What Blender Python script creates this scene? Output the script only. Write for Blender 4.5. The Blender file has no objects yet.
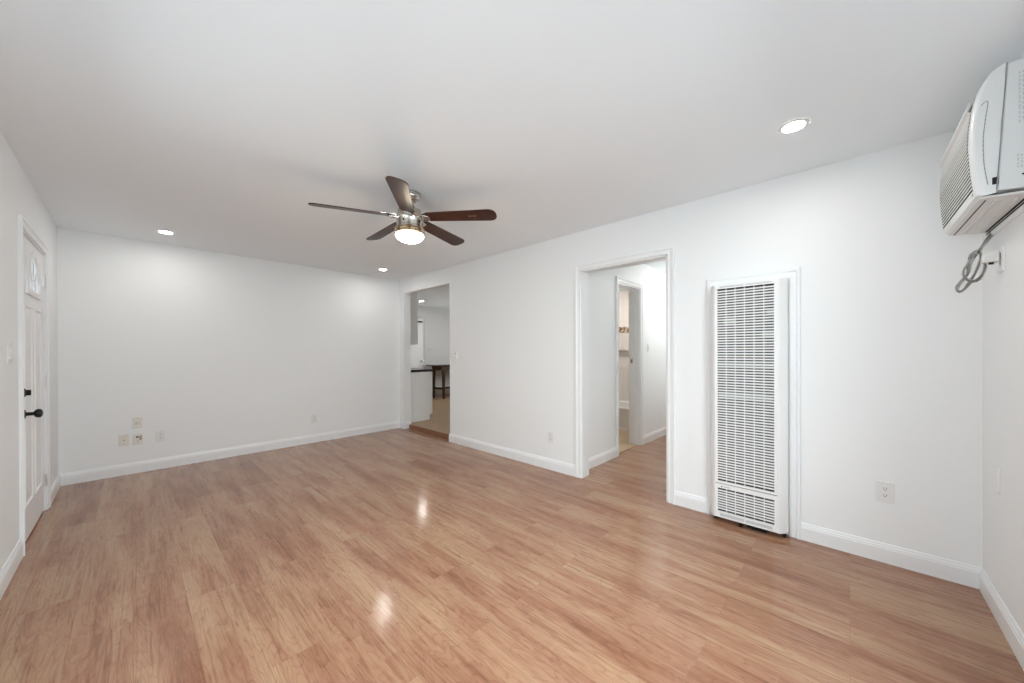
import bpy, bmesh, math, random
from mathutils import Vector, Matrix
random.seed(4)
SC = bpy.context.scene
COL = SC.collection

# ------------------------------------------------------------------ camera
cam_d = bpy.data.cameras.new('camera')
cam_d.sensor_fit = 'HORIZONTAL'; cam_d.sensor_width = 36.0
cam_d.lens = 358.44 / 1024 * 36.0
cam_d.shift_y = 11.18 / 1024
cam_d.clip_start = 0.02
cam = bpy.data.objects.new('camera', cam_d); COL.objects.link(cam)
r_ = Vector((0.68558172, -0.72798679, -0.00359794))
u_ = Vector((0.00410755, -0.00107398, 0.99999099))
w_ = Vector((0.72798409, 0.68559032, -0.00225395))
M = Matrix.Identity(4)
for i in range(3):
    M[i][0] = r_[i]; M[i][1] = u_[i]; M[i][2] = -w_[i]
M[0][3], M[1][3], M[2][3] = 0.0, 0.0, 1.252
cam.matrix_world = M
SC.camera = cam

# ------------------------------------------------------------------ light, exposure
SC.view_settings.view_transform = 'Standard'
SC.view_settings.look = 'None'
SC.view_settings.gamma = 1.0
SC.view_settings.use_curve_mapping = False
SC.view_settings.exposure = 0.2
SC.cycles.use_denoising = True
SC.cycles.max_bounces = 12
SC.cycles.diffuse_bounces = 8
SC.cycles.sample_clamp_indirect = 6.0
SC.cycles.caustics_reflective = False
SC.cycles.caustics_refractive = False

world = bpy.data.worlds.new('world'); SC.world = world
world.use_nodes = True
bg = world.node_tree.nodes['Background']
bg.inputs[0].default_value = (0.80, 0.90, 1.0, 1); bg.inputs[1].default_value = 1.0

def area_light(name, loc, rot, sx, sy, power, col):
    d = bpy.data.lights.new(name, 'AREA'); d.shape = 'RECTANGLE'; d.size = sx; d.size_y = sy
    d.energy = power; d.color = col
    o = bpy.data.objects.new(name, d); COL.objects.link(o)
    o.location = loc; o.rotation_euler = rot
    return o
# daylight entering through two added, unseen windows (left wall and behind the camera) and the kitchen window
P_LEFT, P_REAR, P_KIT = 74, 192, 66
DOWN, DOWNK, FANL, HALL, BATH = 150.0, 175.0, 46.0, 68.0, 98.0      # emission of the lit lamps
LT, RT = -60, 51
area_light('added_left_daylight', (-1.05, 1.30, 1.9), (0, math.radians(LT), 0), 1.7, 2.6, P_LEFT, (0.90, 0.96, 1.0))
area_light('added_rear_daylight', (0.85, -1.05, 2.1), (math.radians(RT), 0, 0), 2.4, 1.5, P_REAR, (0.90, 0.96, 1.0))
area_light('kitchen_daylight', (7.15, 6.2, 1.75), (0, math.radians(75), 0), 1.2, 1.8, P_KIT, (0.97, 0.98, 1.0))

# ------------------------------------------------------------------ dimensions (metres)
H = 2.44
E, B, W, S = 3.052, 5.438, -0.476, -0.507
WT = 0.125
KF = 0.06        # kitchen floor level
HW = 2.03        # hall left wall face
KY = 8.0         # kitchen far wall face

# ------------------------------------------------------------------ materials
def mat(name, col, rough=0.5, metal=0.0, coat=0.0, bump=None, emit=None, spec=0.5):
    m = bpy.data.materials.new(name); m.use_nodes = True
    nt = m.node_tree; p = nt.nodes['Principled BSDF']
    p.inputs['Base Color'].default_value = (*col, 1)
    p.inputs['Roughness'].default_value = rough
    p.inputs['Metallic'].default_value = metal
    p.inputs['Coat Weight'].default_value = coat
    p.inputs['Specular IOR Level'].default_value = spec
    if emit:
        p.inputs['Emission Color'].default_value = (*emit[0], 1)
        p.inputs['Emission Strength'].default_value = emit[1]
    if bump:
        sc, st = bump
        tc = nt.nodes.new('ShaderNodeTexCoord'); n = nt.nodes.new('ShaderNodeTexNoise')
        n.inputs['Scale'].default_value = sc; n.inputs['Detail'].default_value = 4
        b = nt.nodes.new('ShaderNodeBump'); b.inputs['Strength'].default_value = st; b.inputs['Distance'].default_value = 0.004
        nt.links.new(tc.outputs['Object'], n.inputs['Vector'])
        nt.links.new(n.outputs['Fac'], b.inputs['Height'])
        nt.links.new(b.outputs['Normal'], p.inputs['Normal'])
    return m

m_wall = mat('wall_paint', (0.82, 0.84, 0.85), 0.55, bump=(60, 0.08))
m_ceil = mat('ceiling_paint', (0.87, 0.92, 0.955), 0.8, bump=(80, 0.08))
m_trim = mat('trim_paint', (0.815, 0.835, 0.85), 0.35)
m_door = mat('door_paint', (0.82, 0.825, 0.83), 0.35)
m_white = mat('white_enamel', (0.80, 0.81, 0.81), 0.35)
m_plast = mat('white_plastic', (0.76, 0.765, 0.76), 0.35)
m_ivory = mat('ivory_plastic', (0.74, 0.72, 0.66), 0.4)
m_acmet = mat('painted_sheet_metal', (0.72, 0.755, 0.765), 0.4)
m_acbot = mat('galvanised_pan', (0.74, 0.74, 0.73), 0.5)
m_dark = mat('dark_gap', (0.012, 0.012, 0.013), 0.8)
m_grey = mat('grey_print', (0.36, 0.38, 0.40), 0.6)
m_cord = mat('grey_cord', (0.66, 0.645, 0.61), 0.5)
m_black = mat('black_metal', (0.012, 0.012, 0.013), 0.35, 0.6)
m_nickel = mat('brushed_nickel', (0.60, 0.57, 0.52), 0.24, 1.0)
m_chrome = mat('pale_steel', (0.70, 0.70, 0.70), 0.3, 1.0)
m_brass = mat('warm_nickel', (0.62, 0.52, 0.38), 0.22, 1.0)
m_lamp = mat('lit_lens', (0.9, 0.9, 0.9), 0.5, emit=((1.0, 0.97, 0.92), DOWN))
m_lampk = mat('lit_kitchen_lens', (0.9, 0.9, 0.9), 0.5, emit=((1.0, 0.97, 0.92), DOWNK))
m_bowl = mat('lit_glass', (0.9, 0.88, 0.84), 0.4, emit=((1.0, 0.88, 0.68), FANL))
m_counter = mat('black_counter', (0.012, 0.011, 0.011), 0.25)
m_cab = mat('cabinet_paint', (0.84, 0.85, 0.85), 0.45)
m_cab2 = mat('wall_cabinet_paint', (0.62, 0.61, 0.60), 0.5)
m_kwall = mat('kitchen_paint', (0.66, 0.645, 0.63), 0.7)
m_tub = mat('tub_enamel', (0.80, 0.80, 0.78), 0.2)
m_burn = mat('heater_inside', (0.05, 0.052, 0.055), 0.6)
m_heatmetal = mat('heater_metal', (0.30, 0.31, 0.32), 0.5)  # grey metal of the parts behind the heater grille
m_plinth = mat('taupe_tile_base', (0.30, 0.235, 0.20), 0.6, bump=(40, 0.3))
m_glassdoor = mat('daylit_frosted_glass', (0.80, 0.86, 0.90), 0.25, emit=((0.85, 0.93, 1.0), 0.22))  # weak bluish emission stands in for daylight behind the fanlight
m_riser = mat('red_wood', (0.24, 0.105, 0.055), 0.4)

def wood(name, c1, c2, c3, rough, scale=(26, 26, 1.2), spec=0.5):
    m = bpy.data.materials.new(name); m.use_nodes = True
    nt = m.node_tree; L = nt.links; p = nt.nodes['Principled BSDF']
    tc = nt.nodes.new('ShaderNodeTexCoord'); mp = nt.nodes.new('ShaderNodeMapping')
    mp.inputs['Scale'].default_value = scale
    n = nt.nodes.new('ShaderNodeTexNoise'); n.inputs['Scale'].default_value = 1.0; n.inputs['Detail'].default_value = 6; n.inputs['Distortion'].default_value = 0.6
    cr = nt.nodes.new('ShaderNodeValToRGB')
    cr.color_ramp.elements[0].position = 0.3; cr.color_ramp.elements[0].color = (*c1, 1)
    cr.color_ramp.elements[1].position = 0.75; cr.color_ramp.elements[1].color = (*c3, 1)
    e = cr.color_ramp.elements.new(0.5); e.color = (*c2, 1)
    L.new(tc.outputs['Object'], mp.inputs['Vector']); L.new(mp.outputs['Vector'], n.inputs['Vector'])
    L.new(n.outputs['Fac'], cr.inputs['Fac']); L.new(cr.outputs['Color'], p.inputs['Base Color'])
    p.inputs['Roughness'].default_value = rough
    p.inputs['Specular IOR Level'].default_value = spec
    return m
m_blade = wood('walnut_blade', (0.030, 0.010, 0.005), (0.050, 0.017, 0.009), (0.075, 0.028, 0.014), 0.36, (3, 60, 60), 0.3)
m_table = wood('brown_table_wood', (0.022, 0.010, 0.004), (0.050, 0.025, 0.008), (0.10, 0.052, 0.016), 0.45, (3, 3, 20), 0.3)
m_tabletop = mat('dark_table_top', (0.05, 0.03, 0.025), 0.15, coat=0.3)

def laminate():
    m = bpy.data.materials.new('laminate_floor'); m.use_nodes = True
    nt = m.node_tree; L = nt.links; N = nt.nodes.new; p = nt.nodes['Principled BSDF']
    tc = N('ShaderNodeTexCoord')
    rot = N('ShaderNodeMapping'); rot.inputs['Rotation'].default_value = (0, 0, math.radians(90))
    L.new(tc.outputs['Object'], rot.inputs['Vector'])
    def bricks(w, h, off, mortar):
        b = N('ShaderNodeTexBrick'); b.offset = off; b.offset_frequency = 2
        b.inputs['Scale'].default_value = 1.0
        b.inputs['Brick Width'].default_value = w; b.inputs['Row Height'].default_value = h
        b.inputs['Mortar Size'].default_value = mortar; b.inputs['Mortar Smooth'].default_value = 0.2
        b.inputs['Color1'].default_value = (0, 0, 0, 1); b.inputs['Color2'].default_value = (1, 1, 1, 1)
        b.inputs['Mortar'].default_value = (0.5, 0.5, 0.5, 1); b.inputs['Bias'].default_value = 0.0
        L.new(rot.outputs['Vector'], b.inputs['Vector'])
        return b
    plank = bricks(1.22, 0.19, 0.37, 0.0007)
    strip = bricks(0.46, 0.0633, 0.43, 0.0)
    # per-strip shift of the grain
    sep = N('ShaderNodeSeparateColor'); L.new(strip.outputs['Color'], sep.inputs['Color'])
    sep2 = N('ShaderNodeSeparateColor'); L.new(plank.outputs['Color'], sep2.inputs['Color'])
    add = N('ShaderNodeMath'); add.operation = 'MULTIPLY'; add.inputs[1].default_value = 37.0
    L.new(sep2.outputs[0], add.inputs[0])
    comb = N('ShaderNodeCombineXYZ'); L.new(add.outputs[0], comb.inputs['Z'])
    va = N('ShaderNodeVectorMath'); va.operation = 'ADD'
    L.new(tc.outputs['Object'], va.inputs[0]); L.new(comb.outputs[0], va.inputs[1])
    def noise(scale, det, dist):
        mp = N('ShaderNodeMapping'); mp.inputs['Scale'].default_value = scale
        L.new(va.outputs[0], mp.inputs['Vector'])
        n = N('ShaderNodeTexNoise'); n.inputs['Scale'].default_value = 1.0
        n.inputs['Detail'].default_value = det; n.inputs['Distortion'].default_value = dist
        L.new(mp.outputs['Vector'], n.inputs['Vector'])
        return n
    broad = noise((9, 1.1, 1), 3, 0.5)
    grain = noise((70, 3.0, 1), 5, 1.2)
    knot = noise((14, 5.0, 1), 2, 3.5)
    cr = N('ShaderNodeValToRGB'); els = cr.color_ramp.elements
    els[0].position = 0.36; els[0].color = (0.262, 0.120, 0.068, 1)
    els[1].position = 0.66; els[1].color = (0.430, 0.268, 0.162, 1)
    e = els.new(0.50); e.color = (0.350, 0.186, 0.113, 1)
    # factor = broad*.55 + strip*.2 + plank*.12 + ...
    def mul_add(a, k, c):
        n = N('ShaderNodeMath'); n.operation = 'MULTIPLY_ADD'; n.inputs[1].default_value = k
        L.new(a, n.inputs[0])
        if isinstance(c, float): n.inputs[2].default_value = c
        else: L.new(c, n.inputs[2])
        return n.outputs[0]
    f = mul_add(broad.outputs['Fac'], 0.60, 0.04)
    f = mul_add(sep.outputs[0], 0.085, f)
    f = mul_add(sep2.outputs[0], 0.09, f)
    f = mul_add(knot.outputs['Fac'], 0.16, f)
    L.new(f, cr.inputs['Fac'])
    gr = N('ShaderNodeValToRGB')
    gr.color_ramp.elements[0].position = 0.30; gr.color_ramp.elements[0].color = (0.66, 0.58, 0.54, 1)
    gr.color_ramp.elements[1].position = 0.52; gr.color_ramp.elements[1].color = (1, 1, 1, 1)
    L.new(grain.outputs['Fac'], gr.inputs['Fac'])
    mx = N('ShaderNodeMix'); mx.data_type = 'RGBA'; mx.blend_type = 'MULTIPLY'; mx.inputs['Factor'].default_value = 0.85
    L.new(cr.outputs['Color'], mx.inputs['A']); L.new(gr.outputs['Color'], mx.inputs['B'])
    mj = N('ShaderNodeMix'); mj.data_type = 'RGBA'; mj.blend_type = 'MULTIPLY'
    mj.inputs['B'].default_value = (0.78, 0.72, 0.68, 1)
    L.new(plank.outputs['Fac'], mj.inputs['Factor']); L.new(mx.outputs['Result'], mj.inputs['A'])
    # cathedral figure: contour lines of a noise stretched along each board
    cath = noise((11.0, 1.7, 1), 1.5, 0.8)
    cm = N('ShaderNodeMath'); cm.operation = 'MULTIPLY'; cm.inputs[1].default_value = 15.0
    L.new(cath.outputs['Fac'], cm.inputs[0])
    cf = N('ShaderNodeMath'); cf.operation = 'FRACT'; L.new(cm.outputs[0], cf.inputs[0])
    wr = N('ShaderNodeValToRGB')
    wr.color_ramp.elements[0].position = 0.0; wr.color_ramp.elements[0].color = (0.66, 0.56, 0.52, 1)
    wr.color_ramp.elements[1].position = 0.30; wr.color_ramp.elements[1].color = (1, 1, 1, 1)
    L.new(cf.outputs[0], wr.inputs['Fac'])
    m2 = N('ShaderNodeMix'); m2.data_type = 'RGBA'; m2.blend_type = 'MULTIPLY'; m2.inputs['Factor'].default_value = 0.5
    L.new(mj.outputs['Result'], m2.inputs['A']); L.new(wr.outputs['Color'], m2.inputs['B'])
    L.new(m2.outputs['Result'], p.inputs['Base Color'])
    p.inputs['Roughness'].default_value = 0.14
    p.inputs['Specular IOR Level'].default_value = 0.40
    bp = N('ShaderNodeBump'); bp.inputs['Strength'].default_value = 0.06; bp.inputs['Distance'].default_value = 0.002
    L.new(grain.outputs['Fac'], bp.inputs['Height']); L.new(bp.outputs['Normal'], p.inputs['Normal'])
    return m
m_floor = laminate()

def pane_mat():
    m = bpy.data.materials.new('clear_pane'); m.use_nodes = True
    nt = m.node_tree; L = nt.links
    for n in list(nt.nodes):
        if n.type == 'BSDF_PRINCIPLED': nt.nodes.remove(n)
    out = [n for n in nt.nodes if n.type == 'OUTPUT_MATERIAL'][0]
    t = nt.nodes.new('ShaderNodeBsdfTransparent'); g = nt.nodes.new('ShaderNodeBsdfGlossy'); g.inputs['Roughness'].default_value = 0.02
    t.inputs['Color'].default_value = (0.97, 0.985, 0.98, 1)
    x = nt.nodes.new('ShaderNodeMixShader'); x.inputs['Fac'].default_value = 0.05
    L.new(t.outputs[0], x.inputs[1]); L.new(g.outputs[0], x.inputs[2]); L.new(x.outputs[0], out.inputs['Surface'])
    return m
m_pane = pane_mat()

def tile(name, c1, c2, cm, w, h, rough, vert=None, noise_mix=0.0):
    m = bpy.data.materials.new(name); m.use_nodes = True
    nt = m.node_tree; L = nt.links; N = nt.nodes.new; p = nt.nodes['Principled BSDF']
    tc = N('ShaderNodeTexCoord'); mp = N('ShaderNodeMapping')
    if vert: mp.inputs['Rotation'].default_value = vert
    b = N('ShaderNodeTexBrick'); b.offset = 0.0
    b.inputs['Scale'].default_value = 1.0
    b.inputs['Brick Width'].default_value = w; b.inputs['Row Height'].default_value = h
    b.inputs['Mortar Size'].default_value = min(w, h) * 0.02
    b.inputs['Color1'].default_value = (*c1, 1); b.inputs['Color2'].default_value = (*c2, 1); b.inputs['Mortar'].default_value = (*cm, 1)
    L.new(tc.outputs['Object'], mp.inputs['Vector']); L.new(mp.outputs['Vector'], b.inputs['Vector'])
    if noise_mix:
        n = N('ShaderNodeTexNoise'); n.inputs['Scale'].default_value = 9; n.inputs['Detail'].default_value = 5
        L.new(mp.outputs['Vector'], n.inputs['Vector'])
        mx = N('ShaderNodeMix'); mx.data_type = 'RGBA'; mx.blend_type = 'OVERLAY'; mx.inputs['Factor'].default_value = noise_mix
        L.new(b.outputs['Color'], mx.inputs['A']); L.new(n.outputs['Fac'], mx.inputs['B'])
        L.new(mx.outputs['Result'], p.inputs['Base Color'])
    else:
        L.new(b.outputs['Color'], p.inputs['Base Color'])
    p.inputs['Roughness'].default_value = rough
    return m
m_kfloor = wood('kitchen_wood_floor', (0.27, 0.165, 0.09), (0.36, 0.23, 0.13), (0.43, 0.29, 0.175), 0.4, (9, 40, 1))
m_bfloor = tile('bath_floor_tile', (0.50, 0.38, 0.25), (0.46, 0.34, 0.22), (0.38, 0.3, 0.22), 0.33, 0.33, 0.4, noise_mix=0.3)
m_btile = tile('bath_wall_tile', (0.72, 0.69, 0.66), (0.71, 0.68, 0.65), (0.67, 0.645, 0.615), 0.30, 0.30, 0.25, (0, math.radians(90), math.radians(90)))
def mosaic():
    m = bpy.data.materials.new('mosaic_band'); m.use_nodes = True
    nt = m.node_tree; L = nt.links; N = nt.nodes.new; p = nt.nodes['Principled BSDF']
    tc = N('ShaderNodeTexCoord'); v = N('ShaderNodeTexVoronoi'); v.inputs['Scale'].default_value = 34
    cr = N('ShaderNodeValToRGB'); e = cr.color_ramp.elements
    e[0].position = 0.15; e[0].color = (0.10, 0.06, 0.035, 1); e[1].position = 0.85; e[1].color = (0.62, 0.52, 0.42, 1)
    k = e.new(0.5); k.color = (0.26, 0.18, 0.11, 1)
    s = N('ShaderNodeSeparateColor')
    L.new(tc.outputs['Object'], v.inputs['Vector']); L.new(v.outputs['Color'], s.inputs['Color'])
    L.new(s.outputs[0], cr.inputs['Fac']); L.new(cr.outputs['Color'], p.inputs['Base Color'])
    p.inputs['Roughness'].default_value = 0.3
    return m
m_mosaic = mosaic()

# ------------------------------------------------------------------ mesh helpers
def box(bm, x0, x1, y0, y1, z0, z1):
    vs = [bm.verts.new(c) for c in ((x0,y0,z0),(x1,y0,z0),(x1,y1,z0),(x0,y1,z0),(x0,y0,z1),(x1,y0,z1),(x1,y1,z1),(x0,y1,z1))]
    for f in ((3,2,1,0),(4,5,6,7),(0,1,5,4),(1,2,6,5),(2,3,7,6),(3,0,4,7)):
        bm.faces.new([vs[i] for i in f])
    return vs
def BM(*boxes):
    bm = bmesh.new()
    for b in boxes: box(bm, *b)
    return bm
def prism(bm, poly, a0, a1, axis):
    """extrude a closed polygon of 2-D points along an axis ('x': pts=(y,z), 'y': pts=(x,z), 'z': pts=(x,y))"""
    def mk(p, a):
        return {'x': (a, p[0], p[1]), 'y': (p[0], a, p[1]), 'z': (p[0], p[1], a)}[axis]
    r0 = [bm.verts.new(mk(p, a0)) for p in poly]; r1 = [bm.verts.new(mk(p, a1)) for p in poly]
    n = len(poly)
    bm.faces.new(r0); bm.faces.new(list(reversed(r1)))
    for i in range(n): bm.faces.new([r0[i], r1[i], r1[(i+1) % n], r0[(i+1) % n]])
def lathe(bm, prof, cx, cy, n=40, axis='z'):
    """prof = [(radius, height)] top to bottom"""
    rings = []
    for (r, z) in prof:
        if r < 1e-6:
            rings.append([bm.verts.new((cx, cy, z) if axis == 'z' else (cx + z, cy, 0))])
        else:
            rings.append([bm.verts.new((cx + r*math.cos(2*math.pi*k/n), cy + r*math.sin(2*math.pi*k/n), z)) for k in range(n)])
    for a, b in zip(rings, rings[1:]):
        for k in range(n):
            k2 = (k+1) % n
            if len(a) == 1 and len(b) == 1: continue
            if len(a) == 1: bm.faces.new([a[0], b[k], b[k2]])
            elif len(b) == 1: bm.faces.new([a[k], b[0], a[k2]])
            else: bm.faces.new([a[k], b[k], b[k2], a[k2]])
def tube(bm, pts, r, n=10):
    pts = [Vector(p) for p in pts]
    rings = []; up = Vector((0.31, 0.2, 0.93))
    for i, p in enumerate(pts):
        t = (pts[min(i+1, len(pts)-1)] - pts[max(i-1, 0)]).normalized()
        a = t.cross(up); a = a.normalized() if a.length > 1e-5 else t.orthogonal().normalized()
        b = t.cross(a).normalized(); up = b if i else b
        rings.append([bm.verts.new(p + r*(math.cos(2*math.pi*k/n)*a + math.sin(2*math.pi*k/n)*b)) for k in range(n)])
    for a, b in zip(rings, rings[1:]):
        for k in range(n):
            bm.faces.new([a[k], a[(k+1) % n], b[(k+1) % n], b[k]])
    bm.faces.new(rings[0]); bm.faces.new(list(reversed(rings[-1])))
def smooth_path(pts, per=6):
    pts = [Vector(p) for p in pts]; out = []
    P = [pts[0]] + pts + [pts[-1]]
    for i in range(1, len(P)-2):
        for k in range(per):
            t = k/per; a, b, c, d = P[i-1], P[i], P[i+1], P[i+2]
            out.append(0.5*((2*b) + (c-a)*t + (2*a-5*b+4*c-d)*t*t + (3*b-a-3*c+d)*t**3))
    out.append(pts[-1]); return out
def xform(bm, m):
    bmesh.ops.transform(bm, matrix=m, verts=bm.verts)

def obj(name, bm, material, parent=None, bevel=0.0, smooth=False, seg=2):
    """bm is given in world coordinates; with a parent it is stored relative to that thing"""
    bmesh.ops.recalc_face_normals(bm, faces=bm.faces)
    me = bpy.data.meshes.new(name); 
    if smooth:
        for f in bm.faces: f.smooth = True
    bm.to_mesh(me); bm.free()
    o = bpy.data.objects.new(name, me); COL.objects.link(o)
    me.materials.append(material)
    if smooth:
        me.set_sharp_from_angle(angle=math.radians(38))
    if parent is not None:
        o.parent = parent
        off = Vector((0, 0, 0)); q = parent
        while q is not None: off += q.location; q = q.parent
        me.transform(Matrix.Translation(-off))
    else:
        # put the origin of a top-level mesh at the bottom centre of what it stands for
        if name.split('.')[0].split('_')[0] not in ('wall', 'floor', 'ceiling', 'baseboard'):
            xs = [v.co.x for v in me.vertices]; ys = [v.co.y for v in me.vertices]; zs = [v.co.z for v in me.vertices]
            c = Vector(((min(xs)+max(xs))/2, (min(ys)+max(ys))/2, min(zs)))
            me.transform(Matrix.Translation(-c)); o.location = c
    if bevel:
        b = o.modifiers.new('bevel', 'BEVEL'); b.width = bevel; b.segments = seg; b.limit_method = 'ANGLE'; b.angle_limit = math.radians(40)
    return o
def tag(o, label=None, cat=None, group=None, kind=None):
    if label: o['label'] = label
    if cat: o['category'] = cat
    if group: o['group'] = group
    if kind: o['kind'] = kind
    return o
def thing(name, label, cat, loc, group=None, kind=None):
    o = bpy.data.objects.new(name, None); COL.objects.link(o)
    o.location = loc; o.empty_display_size = 0.1
    return tag(o, label, cat, group, kind)
def struct(name, bm, m, label, cat, **k):
    return tag(obj(name, bm, m, **k), label, cat, None, 'structure')
def grid_wall(bm, axis, f0, f1, u0, u1, z0, z1, holes):
    """wall slab between f0..f1 across its normal axis, u along it, with rectangular holes (ua,ub,za,zb)"""
    us = sorted({u0, u1, *[h[0] for h in holes], *[h[1] for h in holes]})
    for a, b in zip(us, us[1:]):
        zs = [(z0, z1)]
        for h in holes:
            if h[0] <= a and h[1] >= b:
                nz = []
                for (p, q) in zs:
                    if h[2] > p: nz.append((p, min(q, h[2])))
                    if h[3] < q: nz.append((max(p, h[3]), q))
                zs = nz
        for (p, q) in zs:
            if q - p > 1e-4:
                if axis == 'x': box(bm, f0, f1, a, b, p, q)
                else: box(bm, a, b, f0, f1, p, q)
BASE = [(0, 0), (.014, 0), (.014, .082), (.0115, .087), (.0115, .094), (.008, .099), (.0065, .108), (.004, .112), (0, .112)]
def base_run(bm, axis, face, sgn, u0, u1, z0=0.0):
    """baseboard along a wall face; sgn = direction into the room"""
    poly = [(face + sgn*d, z0 + z) for d, z in BASE]
    prism(bm, poly, u0, u1, 'y' if axis == 'x' else 'x')
CAS = [(0, 0), (0, .010), (.006, .013), (.012, .013), (.018, .010), (.036, .012), (.042, .018), (.056, .020), (.060, .014), (.060, 0)]
def casing(bm, axis, face, sgn, ua, ub, top, prof, z0=0.0):
    rows = []
    for (o, d) in prof:
        f = face + sgn*d
        st = [(ua-o, z0), (ua-o, top+o), (ub+o, top+o), (ub+o, z0)]
        rows.append([bm.verts.new((f, u, z) if axis == 'x' else (u, f, z)) for u, z in st])
    for a, b in zip(rows, rows[1:]):
        for k in range(3): bm.faces.new([a[k], a[k+1], b[k+1], b[k]])
    bm.faces.new([r[0] for r in rows]); bm.faces.new([r[3] for r in reversed(rows)])

# ------------------------------------------------------------------ the shell
struct('floor', BM((W-.16, 6.56, S-.16, B+.12, -.12, 0)), m_floor, 'glossy reddish oak laminate floor running through living room and hall', 'floor')
struct('ceiling', BM((W-.16, 7.0, S-.16, KY+.16, H, H+.12)), m_ceil, 'flat pale grey painted ceiling with recessed lights and a fan', 'ceiling')
# openings
KA, KB, KT = 4.07, 5.30, 2.215          # kitchen opening
HA, HB, HT = 1.10, 1.935, 2.055         # hall opening
DA, DB, DT = 3.775, 4.69, 2.05          # front door
BA, BB, BT = 4.02, 4.64, 2.09           # bathroom door (along x)
WA, WB, WZ0, WZ1 = -.15, 1.85, .90, 2.10  # unseen window added behind the camera for fill daylight
LA, LB = .25, 2.35                        # unseen window added in the left wall to light the right wall

bm = bmesh.new(); grid_wall(bm, 'x', W-.16, W, S-.16, B+.12, 0, H, [(DA, DB, 0, DT), (LA, LB, WZ0, WZ1)])
struct('wall_left', bm, m_wall, 'white left wall holding the front door', 'wall')
bm = bmesh.new(); grid_wall(bm, 'y', B, B+.12, W, E, 0, H, [])
struct('wall_back', bm, m_wall, 'white far wall with low jacks and outlets', 'wall')
bm = bmesh.new(); grid_wall(bm, 'x', E, E+WT, S-.16, KB+.105, 0, H, [(KA, KB, 0, KT), (HA, HB, 0, HT)])
box(bm, E, E+.03, KB+.105, KY, 0, H)
struct('wall_right', bm, m_wall, 'long white right wall with kitchen and hall openings', 'wall')
bm = bmesh.new(); grid_wall(bm, 'y', S-.16, S, W, E, 0, H, [(WA, WB, WZ0, WZ1)])
struct('wall_near', bm, m_wall, 'white wall at far right under the air conditioner', 'wall')

# hall and bathroom shell
bm = bmesh.new(); grid_wall(bm, 'y', HW, HW+.15, E+WT, 6.40, 0, H, [(BA, BB, 0, BT)])
struct('wall_hall_left', bm, m_wall, 'white hall wall with the bathroom doorway', 'wall')
struct('wall_hall_right', BM((E+WT, 6.40, .80, .95, 0, H)), m_wall, 'hall wall hidden beside the hall opening', 'wall')
struct('wall_hall_end', BM((6.40, 6.56, .80, HW+.15, 0, H)), m_wall, 'white wall closing the end of the hall', 'wall')
bm = bmesh.new(); grid_wall(bm, 'x', 6.14, 6.24, HW+.15, 3.60, 0, H, [(2.78, 3.13, .985, 1.275)])
box(bm, 6.24, 6.27, 2.70, 3.20, .90, 1.35)
struct('wall_bathroom_far', bm, m_btile, 'pale tiled bathroom wall above the tub with recessed niche', 'wall')
struct('wall_bathroom_side', BM((3.6, 6.14, 3.60, 3.66, 0, H), (3.54, 3.6, HW+.15, 3.66, 0, H)), m_btile, 'side walls of the bathroom', 'wall')
struct('ceiling_bathroom', BM((3.6, 6.14, HW+.15, 3.60, 2.34, 2.40)), m_ceil, 'lowered bathroom ceiling seen over the doorway', 'ceiling')
struct('floor_bathroom', BM((3.6, 6.14, HW+.11, 3.60, 0.0, .006), (BA, BB, HW+.03, HW+.11, 0, .006)), m_bfloor, 'tan tiled bathroom floor', 'floor')
struct('trim_5', BM((6.128, 6.14, HW+.16, 3.59, 1.595, 1.70)), m_mosaic, 'brown mosaic tile band across the bathroom wall', 'tile band')

# kitchen shell
struct('floor_kitchen', BM((E+WT, 6.86, 3.70, KY, 0, KF), (E+.1, E+WT, KA, KB, 0, KF), (E+.03, E+WT, KB+.105, KY, 0, KF)), m_kfloor, 'raised tan wood kitchen floor', 'floor')
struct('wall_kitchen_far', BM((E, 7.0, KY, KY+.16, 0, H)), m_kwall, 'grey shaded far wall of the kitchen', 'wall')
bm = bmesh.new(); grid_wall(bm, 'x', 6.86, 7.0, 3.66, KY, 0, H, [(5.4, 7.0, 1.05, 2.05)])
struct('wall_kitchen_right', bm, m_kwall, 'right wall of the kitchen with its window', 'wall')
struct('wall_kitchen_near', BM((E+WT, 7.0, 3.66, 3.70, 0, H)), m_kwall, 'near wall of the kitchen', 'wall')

# ------------------------------------------------------------------ baseboards, casings, threshold
bm = bmesh.new(); base_run(bm, 'x', W, 1, S, DA-.06); base_run(bm, 'x', W, 1, DB+.06, B)
struct('baseboard_left', bm, m_trim, 'white moulded baseboard along the left wall', 'baseboard')
bm = bmesh.new(); base_run(bm, 'y', B, -1, W, E)
struct('baseboard_back', bm, m_trim, 'white moulded baseboard along the far wall', 'baseboard')
bm = bmesh.new()
base_run(bm, 'x', E, -1, S, .236); base_run(bm, 'x', E, -1, .798, HA-.06)
base_run(bm, 'x', E, -1, HB+.06, KA+.012); base_run(bm, 'x', E, -1, KB-.012, B)
base_run(bm, 'y', KB, -1, E, E+WT); base_run(bm, 'y', KA, 1, E, E+.07)
struct('baseboard_right', bm, m_trim, 'white moulded baseboard along the long right wall', 'baseboard')
bm = bmesh.new(); base_run(bm, 'y', S, 1, W, E)
struct('baseboard_near', bm, m_trim, 'white moulded baseboard under the air conditioner wall', 'baseboard')
bm = bmesh.new(); base_run(bm, 'y', HW, -1, E+WT, BA-.06); base_run(bm, 'y', HW, -1, BB+.06, 6.40)
struct('baseboard_hall', bm, m_trim, 'white baseboard along the hall wall', 'baseboard')
bm = bmesh.new(); casing(bm, 'x', E, -1, HA, HB, HT, CAS)
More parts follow.
